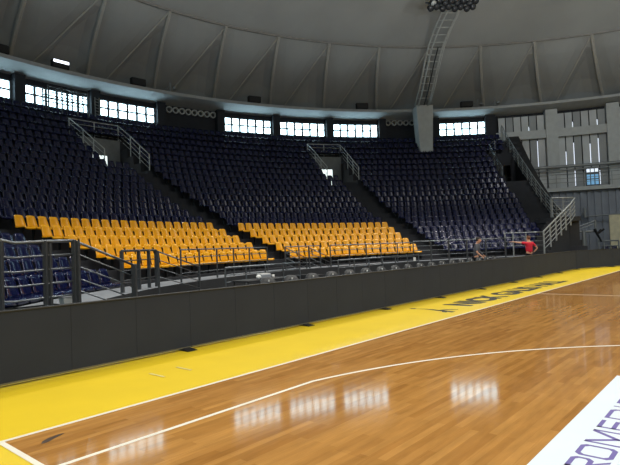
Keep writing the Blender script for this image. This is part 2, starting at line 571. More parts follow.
def seat_label(s):
    col, blk, k, i, n_, t, p = s
    if col == 'yellow':
        side = 'left' if blk == 'left' else 'right'
        return 'yellow seat, %s from the left in the %s row of the %s yellow block' % (ordn(i + 1), ROWN[k], side), '%s row of the %s yellow seat block' % (ROWN[k], side)
    if blk == 'far left':
        return 'navy plastic seat, %s from the stairs, %s row up, far left block' % (ordn(i + 1), ordn(k + 1)), 'navy seats of the far left block'
    if blk == 'left':
        return 'navy plastic seat, %s from the right, %s row above the left yellow block' % (ordn(n_ - i), ordn(k - 5)), 'navy seats above the left yellow block'
    if blk == 'middle':
        return 'navy plastic seat, %s from the left, %s row above the right yellow block' % (ordn(i + 1), ordn(k - 5)), 'navy seats above the right yellow block'
    return 'navy plastic seat, %s from the left, %s row up, right navy block' % (ordn(i + 1), ordn(k)), 'navy seats of the right block'
mass = MB()
def place_seat(s):
    col, blk, k, i, n_, t, p = s
    lab, grp = seat_label(s)
    o = bpy.data.objects.new(col + '_stadium_seat', None)
    o.empty_display_size = .1
    o.location = p
    o.rotation_euler = (0, 0, t - PI / 2)
    COL.objects.link(o)
    tag(o, lab, 'seat', grp)
    for nm, me in zip(('backrest', 'seat_pan', 'bracket'), SEAT[col][3:]):
        c = bpy.data.objects.new(nm, me)
        c.parent = o
        COL.objects.link(c)
for s in spots:
    if s[0] == 'yellow' or id(s) in lone_ids:
        place_seat(s)
    else:
        t, p = s[5], s[6]
        ca, sa = cos(t - PI / 2), sin(t - PI / 2)
        for src in SEAT['navy'][:3]:
            vs = [(p[0] + x * ca - y * sa, p[1] + x * sa + y * ca, p[2] + z) for x, y, z in src.v]
            base = len(mass.v)
            mass.v += vs
            mm = [mass.mi(m) for m in src.mats]
            mass.f += [tuple(a + base for a in f) for f in src.f]
            mass.m += [mm[q] for q in src.m]
mo = mass.build('navy_stadium_seats', smooth=True)
tag(mo, 'dark navy plastic seats filling the upper rows up to the windows', 'seats', kind='stuff')

# ---------------------------------------------------------------- outer wall, windows, ring, dome
wl = MB()
RW = 36.0
nseg = 96
for i in range(nseg):
    a, b = 2 * PI * i / nseg, 2 * PI * (i + 1) / nseg
    wl.face([pol(RW + .05, a, 0), pol(RW + .05, b, 0), pol(RW + .05, b, 12.7), pol(RW + .05, a, 12.7)], M['wall_dark'])
tag(wl.build('wall_outer'), 'dark curved outer wall of the hall behind the seats', 'wall', kind='structure')

BAY = .1337
def baycentre(j): return .6636 + BAY * j
PANEL = {1, 5}
wn = 0
pos_words = {0: 'beside the right end wall', 2: 'third to the left of the hanging pier', 3: 'x', 4: 'x'}
wlab = {8: 'two-row strip window cut by the left edge of the picture', 7: 'strip window behind the scaffold tower at upper left', 6: 'strip window just left of the long nozzle row',
        4: 'strip window just right of the long nozzle row', 3: 'middle strip window of the three above the central entrance', 2: 'strip window just left of the short nozzle row', 0: 'strip window right of the hanging pier, next to the end wall'}
for j in range(0, 40):
    if j in PANEL or (j % 4 == 1 and j > 8): continue
    c = baycentre(j)
    if c > 2 * PI - .35 or abs(c - PI * 1.9) < .0: continue
    wn += 1
    hw = .0572
    zs, zm, zt = 11.10, 11.63, 12.2
    seen = j in wlab
    wo = thing('window_%d' % wn, wlab.get(j, 'strip window high on the unseen side of the hall, bay %s' % ordn(j + 1)), 'window', pol(RW, c, zs), kind='structure')
    fr = MB()
    pn = MB()
    def seg(r0, r1, a, b, z0, z1, m, mb):
        k = 3
        for q in range(k):
            p, e = a + (b - a) * q / k, a + (b - a) * (q + 1) / k
            mb.hexa([pol(r0, p, z0), pol(r1, p, z0), pol(r1, e, z0), pol(r0, e, z0), pol(r0, p, z1), pol(r1, p, z1), pol(r1, e, z1), pol(r0, e, z1)], m)
    f = M['frame']
    a, b = c - hw, c + hw
    ri, ro = RW - .12, RW + .02
    t = .0026
    seg(ri, ro, a, b, zs - .06, zs, f, fr); seg(ri, ro, a, b, zt - .07, zt, f, fr); seg(ri + .02, ro, a, b, zm - .06, zm + .05, f, fr)
    w6 = (b - a) / 6
    if seen:
        for q in range(7):
            e = a + q * w6
            tt = .0028 if q in (0, 6) else .0021
            fr.hexa([pol(ri, e - tt, zs), pol(ro, e - tt, zs), pol(ro, e + tt, zs), pol(ri, e + tt, zs), pol(ri, e - tt, zt), pol(ro, e - tt, zt), pol(ro, e + tt, zt), pol(ri, e + tt, zt)], f)
    for z0, z1 in ((zs, zm), (zm, zt - .05)):
        for q in range(6):
            pn.face([pol(RW - .04, a + q * w6, z0), pol(RW - .04, a + (q + 1) * w6, z0), pol(RW - .04, a + (q + 1) * w6, z1), pol(RW - .04, a + q * w6, z1)], M['glass'])
    fr.build('window_frame', wo)
    pn.build('pane', wo)
# piers between the window bays
for j in range(-1, 9):
    th = baycentre(j) + BAY / 2
    pr = MB()
    hwp = .0088 if j != -1 else .012
    pr.hexa([pol(35.5, th - hwp, 10), pol(36.02, th - hwp, 10), pol(36.02, th + hwp, 10), pol(35.5, th + hwp, 10),
             pol(35.5, th - hwp, 12.6), pol(36.02, th - hwp, 12.6), pol(36.02, th + hwp, 12.6), pol(35.5, th + hwp, 12.6)], M['wall_dark'])
    nb = {-1: 'dark pier where the windows meet the right end wall', 0: 'dark pier between the right strip window and the short nozzle row', 1: 'dark pier at the left end of the short nozzle row',
          2: 'dark pier on the right of the middle strip window', 3: 'dark pier on the left of the middle strip window', 4: 'dark pier at the right end of the long nozzle row',
          5: 'dark pier at the left end of the long nozzle row', 6: 'dark pier right of the scaffold tower', 7: 'dark pier left of the scaffold tower', 8: 'dark pier beyond the left edge of view'}[j]
    tag(pr.build('pillar_pier'), nb, 'pillar', kind='structure')

# ring beam: fascia cone, ledge
rg = MB()
prof = [(34.29, 13.08), (34.40, 12.90), (36.06, 12.58)]
for i in range(nseg):
    a, b = 2 * PI * i / nseg, 2 * PI * (i + 1) / nseg
    for (p0, q0), (p1, q1) in zip(prof[:-1], prof[1:]):
        rg.face([pol(p0, a, q0), pol(p0, b, q0), pol(p1, b, q1), pol(p1, a, q1)], M['soffit'])
    rg.face([pol(34.29, a, 13.08), pol(37.6, a, 13.0), pol(37.6, b, 13.0), pol(34.29, b, 13.08)], M['soffit'])
tag(rg.build('trim_ring'), 'pale grey ring beam running round under the dome', 'trim', kind='structure')

# dome: folded triangles between the ring and the apex ring, smooth shell above
zc, RS = -46.1, 69.6
def zd(r): return zc + math.sqrt(RS * RS - r * r)
NB = 47
BD = 2 * PI / NB
T0, SK, R3, R2 = 1.661, .0645, 37.1, 29.88
dm = MB()
def surf(b3, thb3, b2, thb2, w):    # mix on the cone/sphere
    r = b3 * R3 + b2 * R2
    th = thb3 * b3 + thb2 * b2
    return r, th
def tri(pa, pb, pc, depth):
    """pa, pb, pc = (r, th); curved triangular panel, pushed outwards by depth"""
    N = 6
    idx = {}
    vs = []
    for i in range(N + 1):
        for j in range(N + 1 - i):
            u, v = i / N, j / N
            w = 1 - u - v
            r = u * pa[0] + v * pb[0] + w * pc[0]
            th = u * pa[1] + v * pb[1] + w * pc[1]
            z = zd(r) + depth * 27 * u * v * w
            idx[i, j] = len(vs)
            vs.append(pol(r, th, z))
    fs = []
    for i in range(N):
        for j in range(N - i):
            fs.append((idx[i, j], idx[i + 1, j], idx[i, j + 1]))
            if i + j < N - 1:
                fs.append((idx[i + 1, j], idx[i + 1, j + 1], idx[i, j + 1]))
    dm.mesh(vs, fs, M['dome'])
rbm = MB()
for i in range(NB):
    a = T0 - i * BD
    ap, ap2 = a + SK, a + SK - BD          # the two apices reached from this base point
    e = .0075
    tri((R3, a - e), (R3, a + e), (R2, ap), 0)
    tri((R3, a - e), (R2, ap), (R2, ap2), -.25)
    tri((R3, a - e), (R3, a - BD + e), (R2, ap2), .6)
    for (t0_, t1_, hw_, m) in ((a + e, ap, .13, M['rib']), (a - e, ap2, .055, M['rib'])):
        pts = []
        for q in range(9):
            f_ = q / 8
            r = R3 + (R2 - R3) * f_
            pts.append(pol(r, t0_ + (t1_ - t0_) * f_, zd(r) - .05))
        rbm.tube(pts, hw_, m, 6)
RT = [29.88, 27, 24, 20, 16, 12, 8, 4, .01]
for (ra, rb) in zip(RT[:-1], RT[1:]):
    for i in range(nseg):
        a, b = 2 * PI * i / nseg, 2 * PI * (i + 1) / nseg
        dm.face([pol(ra, a, zd(ra)), pol(ra, b, zd(ra)), pol(rb, b, zd(rb)), pol(rb, a, zd(rb))], M['dome'])
rbm.tube([pol(29.88, 2 * PI * i / 96, zd(29.88) - .02) for i in range(97)], .09, M['seam'], 6)
ceil = dm.build('ceiling')
tag(ceil, 'grey dome of folded triangular concrete panels', 'ceiling', kind='structure')
rbm.build('rib', ceil)

# ---------------------------------------------------------------- right end wall: columns, beam, boards, gallery, corrugated base
EA, EB = -.35, .585
for i, th in enumerate((.457, .3255, .192)):
    cb = MB()
    hwc = .0133
    cb.hexa([pol(35.2, th - hwc, 5.75), pol(36, th - hwc, 5.75), pol(36, th + hwc, 5.75), pol(35.2, th + hwc, 5.75),
             pol(35.2, th - hwc, 12.62), pol(36, th - hwc, 12.62), pol(36, th + hwc, 12.62), pol(35.2, th + hwc, 12.62)], M['column'])
    tag(cb.build('column'), ['light grey column left on the board-clad end wall', 'light grey column at the right edge on the end wall', 'light grey column beyond the right edge of view'][i], 'column', kind='structure')
bm_ = MB()
def strip(mb, r0, r1, a, b, z0, z1, m, k=12):
    for q in range(k):
        p, e = a + (b - a) * q / k, a + (b - a) * (q + 1) / k
        mb.hexa([pol(r0, p, z0), pol(r1, p, z0), pol(r1, e, z0), pol(r0, e, z0), pol(r0, p, z1), pol(r1, p, z1), pol(r1, e, z1), pol(r0, e, z1)], m)
strip(bm_, 35.35, 35.6, .06, EB, 10.25, 10.95, M['column'])
tag(bm_.build('beam'), 'light grey horizontal beam across the board-clad end wall', 'beam', kind='structure')
bd = MB()
gaps = []
for (a, b, cnt) in ((.4705, .578, 6), (.339, .4437, 6), (.205, .312, 6)):
    w = (b - a) / cnt
    for q in range(cnt):
        p, e = a + q * w + .0012, a + (q + 1) * w - .0012
        mb_ = M['board'] if (q * 7 + int(a * 100)) % 3 else M['board_dark']
        bd.hexa([pol(35.7, p, 5.75), pol(35.8, p, 5.75), pol(35.8, e, 5.75), pol(35.7, e, 5.75), pol(35.7, p, 12.3), pol(35.8, p, 12.3), pol(35.8, e, 12.3), pol(35.7, e, 12.3)], mb_)
        gaps.append(a + q * w)
tag(bd.build('wall_right'), 'end wall of tall grey vertical boards with dark gaps', 'wall', kind='structure')
sl = MB()
for th, z0, z1 in ((gaps[8], 7.6, 9.5), (gaps[10], 7.6, 9.7), (gaps[11], 7.7, 9.0), (gaps[7], 7.6, 9.9), (gaps[8], 6.0, 7.2), (gaps[10], 6.0, 7.3), (gaps[7], 6.0, 7.2), (gaps[1], 7.6, 10.1), (gaps[3], 8.2, 9.8), (gaps[7], 10.95, 11.5), (gaps[10], 10.95, 11.5), (gaps[2], 10.95, 11.4)):
    sl.face([pol(35.85, th - .0011, z0), pol(35.85, th + .0011, z0), pol(35.85, th + .0011, z1), pol(35.85, th - .0011, z1)], M['slit'])
tag(sl.build('window_20'), 'thin slits of daylight between the grey wall boards', 'window', kind='structure')
sw = thing('window_21', 'small blue-tinted window between boards above the gallery', 'window', pol(35.6, .373, 5.9), kind='structure')
f1, f2 = MB(), MB()
for q in range(3):
    for z0, z1, m in ((6.0, 6.42, 'bluepane'), (6.5, 6.85, 'bluepane'), (7.05, 7.35, 'slit')):
        a = .3600 + q * .0088
        if z0 < 7 or q < 3:
            f2.face([pol(35.55, a + .001, z0), pol(35.55, a + .0078, z0), pol(35.55, a + .0078, z1), pol(35.55, a + .001, z1)], M[m])
strip(f1, 35.58, 35.66, .358, .388, 5.85, 7.45, M['frame'], 2)
f1.build('window_frame', sw); f2.build('pane', sw)
gl = MB()
strip(gl, 33.9, 36, EA, .60, 5.45, 5.75, M['column'], 20)
tag(gl.build('slab_gallery'), 'grey gallery slab running along the end wall', 'slab', kind='structure')
cu = MB()
k = 0
a = EA
while a < .60:
    b = a + .0075
    ra = 34.3 if k % 2 == 0 else 34.42
    cu.face([pol(ra, a, 0), pol(ra, b, 0), pol(ra, b, 5.5), pol(ra, a, 5.5)], M['curtain'])
    rb = 34.42 if k % 2 == 0 else 34.3
    cu.face([pol(ra, b, 0), pol(rb, b, 0), pol(rb, b, 5.5), pol(ra, b, 5.5)], M['curtain'])
    a = b; k += 1
tag(cu.build('wall_corrugated'), 'charcoal corrugated wall below the gallery at the end of the hall', 'wall', kind='structure')

# ---------------------------------------------------------------- railings
def railing(name, label, cat, paths, posts, group=None, hr=.026, rr=.013, pr=.022, hmat='steel', pmat='dark_steel', square=False):
    """paths[0] is the handrail; the rest are lower rails. posts = [(top, bottom)]"""
    p0 = posts[0][1] if posts else paths[0][0]
    o = thing(name, label, cat, p0, group)
    for i, p in enumerate(paths):
        mb = MB()
        mb.tube(p, hr if i == 0 else rr, M[hmat], 8)
        mb.build('handrail' if i == 0 else 'rail', o, True)
    for t, b in posts:
        mb = MB()
        if square:
            d = Vector(t) - Vector(b)
            mb.box(((t[0] + b[0]) / 2, (t[1] + b[1]) / 2, (t[2] + b[2]) / 2), (pr * 2, pr * 2, abs(d.z)), M[pmat], rz=.7, bev=.006)
        else:
            mb.tube([b, t], pr, M[pmat], 8)
        mb.build('post', o)
    return o
def shift(path, dz): return [(p[0], p[1], p[2] + dz) for p in path]
def arc_rail(name, label, group, r, ths, zt, zbm, nr=4, gap=.22, ext=(0, 0), cat='railing', **kw):
    a, b = ths[0] + ext[0], ths[-1] + ext[1]
    top = arc(r, a, b, zt)
    return railing(name, label, cat, [shift(top, -gap * i) for i in range(nr)], [(pol(r, t, zt), pol(r, t, zbm)) for t in ths], group, **kw)

# walkway in front of the seats (z .75), its front fascia
wk = MB()
WZ = .75
ths = [.69 + (2.41 - .69) * i / 50 for i in range(51)]
for a, b in zip(ths[:-1], ths[1:]):
    wk.face([pol(15.95, a, WZ), pol(17.12, a, WZ), pol(17.12, b, WZ), pol(15.95, b, WZ)], M['walkway'])
    wk.face([pol(15.95, a, 0), pol(15.95, b, 0), pol(15.95, b, WZ), pol(15.95, a, WZ)], M['dark_fascia'])
    wk.face([pol(17.12, a, 0), pol(17.12, b, 0), pol(17.12, b, WZ), pol(17.12, a, WZ)], M['dark_fascia'])
wk.face([pol(15.95, .69, 0), pol(17.12, .69, 0), pol(17.12, .69, WZ), pol(15.95, .69, WZ)], M['dark_fascia'])
tag(wk.build('floor_walkway'), 'grey raised walkway along the foot of the seats', 'floor', kind='structure')

RR = 16.2
g = 'railings along the walkway in front of the seats'
arc_rail('walkway_railing', 'dark box railing with thick posts left of the first yellow block stairs', g, RR, [2.2153, 2.1614, 2.1288, 2.1047], 1.66, .6, nr=4, pr=.036, square=True, hmat='dark_steel')
arc_rail('walkway_railing', 'steel walkway railing in front of the left yellow block', g, RR, [2.0214, 1.9573, 1.8952, 1.8349, 1.7776, 1.7123], 1.655, .6, hmat='steel', pr=.026, hr=.02)
arc_rail('walkway_railing', 'short steel walkway railing between the two stair flights', g, RR, [1.6457, 1.5948, 1.5579, 1.5154], 1.65, .6, pr=.028, hr=.02)
arc_rail('walkway_railing', 'long steel walkway railing in front of the right yellow block', g, RR, [1.4781, 1.4073, 1.3441, 1.2902, 1.23, 1.1718], 1.65, .6, pr=.026, hr=.022)
arc_rail('walkway_railing', 'steel walkway railing with thick posts in front of the right navy block', g, RR, [1.1088, 1.0454, .9822, .9172, .8518], 1.685, .6, pr=.045, hr=.026, ext=(.063, 0))
arc_rail('walkway_railing', 'raised end railing behind the person in red', g, RR, [.8518, .8255, .7832, .7274], 1.93, .75, pr=.035, hr=.035, rr=.02, pmat='galv')
# left landing railing and its stair rail
Yl = 3.6
lt = [(.55, Yl, 2.02), (1.39, Yl, 1.81), (1.844, Yl, 1.83), (2.3, Yl, 1.835)]
def lower(path, i): return [(p[0], p[1], (p[2] - .222 * i) if n_ > 0 else p[2] - .15 * i - .10) for n_, p in enumerate(path)]
railing('landing_railing', 'tall steel railing at the left edge with a bend in its five rails', 'railing', [lt] + [[(lt[0][0], lt[0][1], 1.82 - .222 * (i - 1) - .16)] + shift(lt[1:], -.222 * i) for i in range(1, 5)],
        [((1.2, Yl, 1.84), (1.2, Yl, .75)), ((1.844, Yl, 1.84), (1.844, Yl, .75)), ((1.915, Yl + .02, 1.80), (1.915, Yl + .02, .75)), ((2.30, Yl, 1.85), (2.30, Yl, .75)), ((2.36, Yl, 1.83), (2.36, Yl, .75))], 'railings of the left landing', pr=.034, hr=.026, rr=.016, square=True)
st = [(2.34, Yl, 1.82), (3.36, Yl, 1.385)]
railing('stair_railing', 'bright steel stair rail sloping down in front of the left yellow block', 'railing', [st] + [shift(st, -.2 * i) for i in range(1, 5)], [((3.38, Yl, 1.40), (3.38, Yl, .5))], 'stair rails down to the court', hr=.022, rr=.012, pr=.042, square=True)
ld = MB()
ld.hexa([(-1.5, 3.5, 0), (2.4, 3.5, 0), (2.4, 4.6, 0), (-1.5, 4.6, 0), (-1.5, 3.5, WZ), (2.4, 3.5, WZ), (2.4, 4.6, WZ), (-1.5, 4.6, WZ)], M['walkway'])
for i in range(3):
    x = 2.4 + .34 * i
    z = WZ - .19 * (i + 1)
    ld.hexa([(x, 3.5, 0), (x + .34, 3.5, 0), (x + .34, 4.7, 0), (x, 4.7, 0), (x, 3.5, z), (x + .34, 3.5, z), (x + .34, 4.7, z), (x, 4.7, z)], M['walkway'])
tag(ld.build('floor_landing'), 'grey landing with three steps at the left behind the display boards', 'floor', kind='structure')
def slope_rail(label, pa, pb, n=4, gap=.2, zbot=.3):
    railing('stair_railing', label, 'railing', [[pa, pb]] + [[(pa[0], pa[1], pa[2] - gap * i), (pb[0], pb[1], pb[2] - gap * i)] for i in range(1, n)], [(pb, (pb[0], pb[1], zbot)), ((pa[0], pa[1], pa[2]), (pa[0], pa[1], .6))], 'stair rails down to the court', hr=.018, rr=.012, pr=.028)
slope_rail('steel stair rail sloping down in front of the left yellow block centre', pol(15.8, 2.1499, 1.62), pol(15.8, 2.0034, 1.167))
slope_rail('left one of two parallel stair rails below the middle aisle', pol(16.2, 1.6459, 1.622), pol(16.2, 1.5675, 1.173), n=5)
slope_rail('right one of two parallel stair rails below the middle aisle', pol(16.2, 1.5567, 1.588), pol(16.2, 1.4763, 1.113), n=5)
def stair(label, rA, thA, thB):
    m_ = MB()
    for i in range(3):
        a, b = thA + (thB - thA) * i / 3, thA + (thB - thA) * (i + 1) / 3
        z = WZ - .19 * (i + 1)
        m_.hexa([pol(rA - 1.1, a, 0), pol(rA, a, 0), pol(rA, b, 0), pol(rA - 1.1, b, 0), pol(rA - 1.1, a, z), pol(rA, a, z), pol(rA, b, z), pol(rA - 1.1, b, z)], M['dark_fascia'])
    tag(m_.build('stair'), label, 'stairs', kind='structure')
stair('short dark stair from the walkway in front of the left yellow block', 15.95, 2.12, 2.03)
stair('short dark stair below the middle aisle', 15.95, 1.63, 1.54)
# free-standing barriers on the floor
def barrier(label, x0, x1, y, zt, k, rails=3, gap=.2, bottom=.02):
    tp = [(x0, y, zt), (x1, y, zt)]
    railing('crowd_barrier', label, 'barrier', [tp] + [shift(tp, -gap * i) for i in range(1, rails)], [((x0 + (x1 - x0) * i / k, y, zt), (x0 + (x1 - x0) * i / k, y, bottom)) for i in range(k + 1)], 'low steel barriers behind the display boards', hr=.03, rr=.016, pr=.024, pmat='steel')
barrier('low steel barrier in front of the middle aisle, left of the stair rails', 7.65, 10.7, 6.2, 1.11, 4)
barrier('low steel barrier in front of the right yellow block', 12.7, 18.3, 6.2, 1.10, 6, rails=2, gap=.26)

# ---------------------------------------------------------------- vomitory railings
vg = 'railings round the entrance recesses'
def vom_rail(i, a, b, label):
    rb, rf = 33.15, rk(VK[0]) - .5
    zb_ = zf(VK[1] + 1)
    e = .006
    def fl_(r): return zb((r - 21.68) / TR + 5) - .72
    rs = [rf, rf + 1.1, rf + 2.2, rb - .1]
    paths = []
    for q in range(4):
        dz = 1.2 - .28 * q
        zs_ = zb_ + 1.1 - .27 * q
        left = [pol(r, b + e, min(fl_(r) + dz, zs_) if r > 32.2 else fl_(r) + dz) for r in rs]
        right = [pol(r, a - e, min(fl_(r) + dz, zs_) if r > 32.2 else fl_(r) + dz) for r in reversed(rs)]
        paths.append(left[:-1] + [pol(rb, b + e, zs_)] + [pol(rb, (a + b) / 2, zs_)] + [pol(rb, a - e, zs_)] + right[1:])
    posts = []
    for th in (b + e, a - e):
        posts += [(pol(r, th, fl_(r) + 1.2), pol(r, th, fl_(r) - .1)) for r in rs[:-1]]
        posts.append((pol(rb, th, zb_ + 1.1), pol(rb, th, zb_ - .2)))
    posts += [(pol(rb, (a + b) / 2, zb_ + 1.1), pol(rb, (a + b) / 2, zb_ - .1))]
    return railing('entrance_railing', label, 'railing', paths, posts, vg, hr=.03, rr=.016, pr=.032, pmat='pale_steel', hmat='pale_steel')
vom_rail(0, *VOMS[0], 'steel railing round the entrance recess at upper left')
vom_rail(1, *VOMS[1], 'steel railing round the middle entrance recess')
# left side rail of the right entrance recess
rs = [29.4, 30.5, 31.6, 32.8]
pth = [pol(r, .6205, zb((r - 21.68) / TR + 5) + .28) for r in rs] + [pol(33.0, .606, 9.9)]
railing('entrance_railing', 'short steel railing left of the right entrance recess', 'railing', [shift(pth, -.25 * i) for i in range(4)], [(p, (p[0], p[1], p[2] - 1.1)) for p in pth], vg, hr=.03, rr=.016, pr=.032, pmat='steel')

# ---------------------------------------------------------------- right parapet stair, landing, flight down to the floor
pp = MB()
PT, PU = .562, .545
rr_ = [21.2 + i * (35.9 - 21.2) / 18 for i in range(19)]
def pz(r): return zb((r - 21.68) / TR + 5) - .62
for r0_, r1_ in zip(rr_[:-1], rr_[1:]):
    pp.hexa([pol(r0_, PU - .012, 0), pol(r1_, PU - .012, 0), pol(r1_, PT, 0), pol(r0_, PT, 0), pol(r0_, PU - .012, pz(r0_)), pol(r1_, PU - .012, pz(r1_)), pol(r1_, PT, pz(r1_)), pol(r0_, PT, pz(r0_))], M['dark_fascia'])
tag(pp.build('wall_parapet'), 'dark sloping parapet closing the right end of the seats', 'wall', kind='structure')
rs = [21.4 + i * (35.4 - 21.4) / 13 for i in range(14)]
top = [pol(r, .5635 + .0012 * max(0, r - 29), zb((r - 21.68) / TR + 5) + .38) for r in rs]
railing('parapet_railing', 'long steel railing climbing the sloping parapet up to the ring beam', 'railing', [shift(top, -.24 * i) for i in range(5)], [(p, (p[0], p[1], p[2] - 1.1)) for p in top], 'stair railings at the right end', hr=.035, rr=.018, pr=.035, hmat='galv', pmat='galv')
la = MB()
LZ = 2.75
strip(la, 18.6, 21.4, .560, .642, LZ - .25, LZ, M['dark_fascia'], 3)
la.hexa([pol(18.9, .560, 0), pol(21.2, .560, 0), pol(21.2, .64, 0), pol(18.9, .64, 0), pol(18.9, .560, LZ - .2), pol(21.2, .560, LZ - .2), pol(21.2, .64, LZ - .2), pol(18.9, .64, LZ - .2)], M['dark_fascia'])
# flight of steps from the landing down towards the walkway
n_st = 10
A_, B_ = Vector(pol(18.3, .600, 0)), Vector(pol(16.3, .720, 0))
dv = (B_ - A_)
nv = Vector((-dv.y, dv.x, 0)).normalized() * -1.1
for i in range(n_st):
    p, q = A_ + dv * (i / n_st), A_ + dv * ((i + 1) / n_st)
    z = LZ - (LZ - .8) * (i + 1) / n_st
    c = [p, q, q + nv, p + nv]
    if (c[1] - c[0]).cross(c[3] - c[0]).z < 0: c = c[::-1]
    la.hexa([(v.x, v.y, 0) for v in c] + [(v.x, v.y, z) for v in c], M['dark_fascia'])
tag(la.build('stair_right'), 'dark stair flight with landing at the right end of the seats', 'stairs', kind='structure')
def mixp(a, b, t): return tuple(a[i] + (b[i] - a[i]) * t for i in range(3))
sa, sb = pol(16.0, .7324, 1.954), pol(18.2, .5935, 3.44)
se = pol(18.6, .574, 3.76)
fl_top = [sa, sb, se]
pst = [mixp(sa, sb, t) for t in (0, .22, .42, .6, .78, .96)]
railing('stair_railing', 'steel stair railing rising to the right beside the person in red', 'railing', [shift(fl_top, -.22 * i) for i in range(5)], [(p, (p[0], p[1], p[2] - 1.12)) for p in pst], 'stair railings at the right end', hr=.04, rr=.02, pr=.04, hmat='galv', pmat='galv')
l0, l1, l2 = pol(19.2, .5665, 3.83), pol(19.2, .627, 3.86), pol(20.6, .607, 3.95)
lp = [l0, l1, l2]
railing('landing_railing', 'steel railing round the stair landing in front of the corrugated wall', 'railing', [shift(lp, -.22 * i) for i in range(5)], [(l0, (l0[0], l0[1], 2.0)), (l1, (l1[0], l1[1], 2.7)), (l2, (l2[0], l2[1], 2.7)), (mixp(l0, l1, .5), mixp(shift([l0], -1.1)[0], shift([l1], -1.1)[0], .5))], 'stair railings at the right end', hr=.035, rr=.014, pr=.032, hmat='galv', pmat='galv')
# gallery rails and pipe on the end wall
gt = arc(34.0, .60, .2, 6.85)
railing('gallery_railing', 'thin steel railing along the gallery of the end wall', 'railing', [gt, shift(gt, -.35), shift(gt, -.7)], [(pol(34.0, t, 6.85), pol(34.0, t, 5.75)) for t in (.58, .52, .46, .40, .34, .28, .22)], 'stair railings at the right end', hr=.028, rr=.02, pr=.025, hmat='galv', pmat='galv')
pi_ = MB()
pi_.tube(arc(35.0, .532, .1, 7.62), .13, M['galv'], 10)
pi_.tube(arc(34.9, .532, .1, 7.30), .05, M['galv'], 8)
tag(pi_.build('pipe', smooth=True), 'pale double pipe running across the end wall above the gallery', 'pipe')

# ---------------------------------------------------------------- LED boards
def led_board(p, ang, L, label, foot0=True):
    o = thing('display_board', label, 'display board', (p[0], p[1], 0), 'perimeter display boards along the court')
    o.rotation_euler = (0, 0, ang)
    c = MB()
    c.box((L / 2, .075, .485), (L - .002, .09, .87), M['cabinet'], bev=.002)
    lpart(c, 'cabinet', o)
    s = MB()
    k = 3
    for i in range(k):
        s.box((L * (i + .5) / k, .018, .49), (L / k - .003, .03, .872), M['screen'], bev=.001)
    lpart(s, 'screen', o)
    t = MB()
    t.box((L / 2, .05, .925), (L - .006, .12, .02), M['cabinet'], bev=.004)
    lpart(t, 'top_cap', o)
    e = MB()
    e.box((L / 2, .02, .042), (L - .02, .035, .022), M['alu'])
    lpart(e, 'bottom_edge', o)
    for x in (L - .1,):
        f = MB()
        f.hexa([(x - .09, -.17, 0), (x + .09, -.17, 0), (x + .05, .42, 0), (x - .05, .42, 0), (x - .09, -.17, .012), (x + .09, -.17, .012), (x + .05, .12, .06), (x - .05, .12, .06)], M['black'])
        f.box((x, .22, .35), (.03, .05, .66), M['black'])
        lpart(f, 'foot', o)
LL = 2.9
bw = ['leftmost', 'second from left', 'third from left', 'fourth from left', 'fifth from left', 'sixth from left', 'seventh from left', 'eighth from left', 'ninth from left', 'tenth from left', 'last straight']
for i in range(10):
    x = -2.32 + LL * i
    led_board((x, 2.1), 0, LL, '%s charcoal display board in the long straight row beside the yellow border' % (bw[i] if i < 9 else bw[10]))
ang = math.atan2(-1.15, 2.35)
px_, py_ = -2.32 + LL * 10 + .02, 2.1
for i in range(3):
    led_board((px_, py_), ang, 2.6, ['first', 'second', 'third'][i] + ' charcoal display board of the angled row at the far right corner')
    px_ += 2.6 * cos(ang); py_ += 2.6 * sin(ang)

# ---------------------------------------------------------------- black chairs behind the boards
def chair_parts():
    parts = []
    b = MB()
    for i in range(2):
        pass
    nx = 8
    vs, fs = [], []
    for t in (0, .05):
        for j in range(4):
            for i in range(nx + 1):
                u = -1 + 2 * i / nx
                v = j / 3
                ztop = .98 - .10 * abs(u) ** 3
                vs.append((u * .23, .20 + .06 * v + t - .03 * u * u, .58 + (ztop - .58) * v))
    N = 4 * (nx + 1)
    for j in range(3):
        for i in range(nx):
            a = j * (nx + 1) + i
            fs.append((a, a + 1, a + nx + 2, a + nx + 1)); fs.append((N + a + nx + 1, N + a + nx + 2, N + a + 1, N + a))
    edge = list(range(nx + 1)) + [(j + 1) * (nx + 1) + nx for j in range(3)] + [3 * (nx + 1) + i for i in range(nx - 1, -1, -1)] + [j * (nx + 1) for j in (2, 1)]
    for q in range(len(edge)):
        a, c = edge[q], edge[(q + 1) % len(edge)]
        fs.append((c, a, N + a, N + c))
    b.mesh(vs, fs, M['chair_black'])
    parts.append(('backrest', b, True))
    s = MB(); s.box((0, 0, .47), (.46, .44, .07), M['chair_black'], bev=.025); parts.append(('seat', s, False))
    for sx in (-1, 1):
        l = MB(); l.tube([(sx * .21, -.2, 0), (sx * .21, -.18, .45)], .013, M['dark_steel'], 6); parts.append(('leg', l, True))
        l = MB(); l.tube([(sx * .21, .24, 0), (sx * .21, .19, .45), (sx * .21, .24, .75)], .013, M['dark_steel'], 6); parts.append(('leg', l, True))
    t = MB(); t.box((0, .222, .905), (.035, .012, .04), M['white_plastic']); parts.append(('white_tag', t, False))
    return [(n, mb.data(n, sm)) for n, mb, sm in parts]
CH = chair_parts()
for i in range(18):
    x = 6.17 + .731 * i
    lab = 'black padded chair with white tag, %s from the left behind the boards' % ordn(i + 1)
    o = thing('black_chair', lab, 'chair', (x, 2.78, 0), 'black chairs in a row behind the display boards')
    for nm, me in CH:
        c = bpy.data.objects.new(nm, me)
        c.parent = o
        COL.objects.link(c)

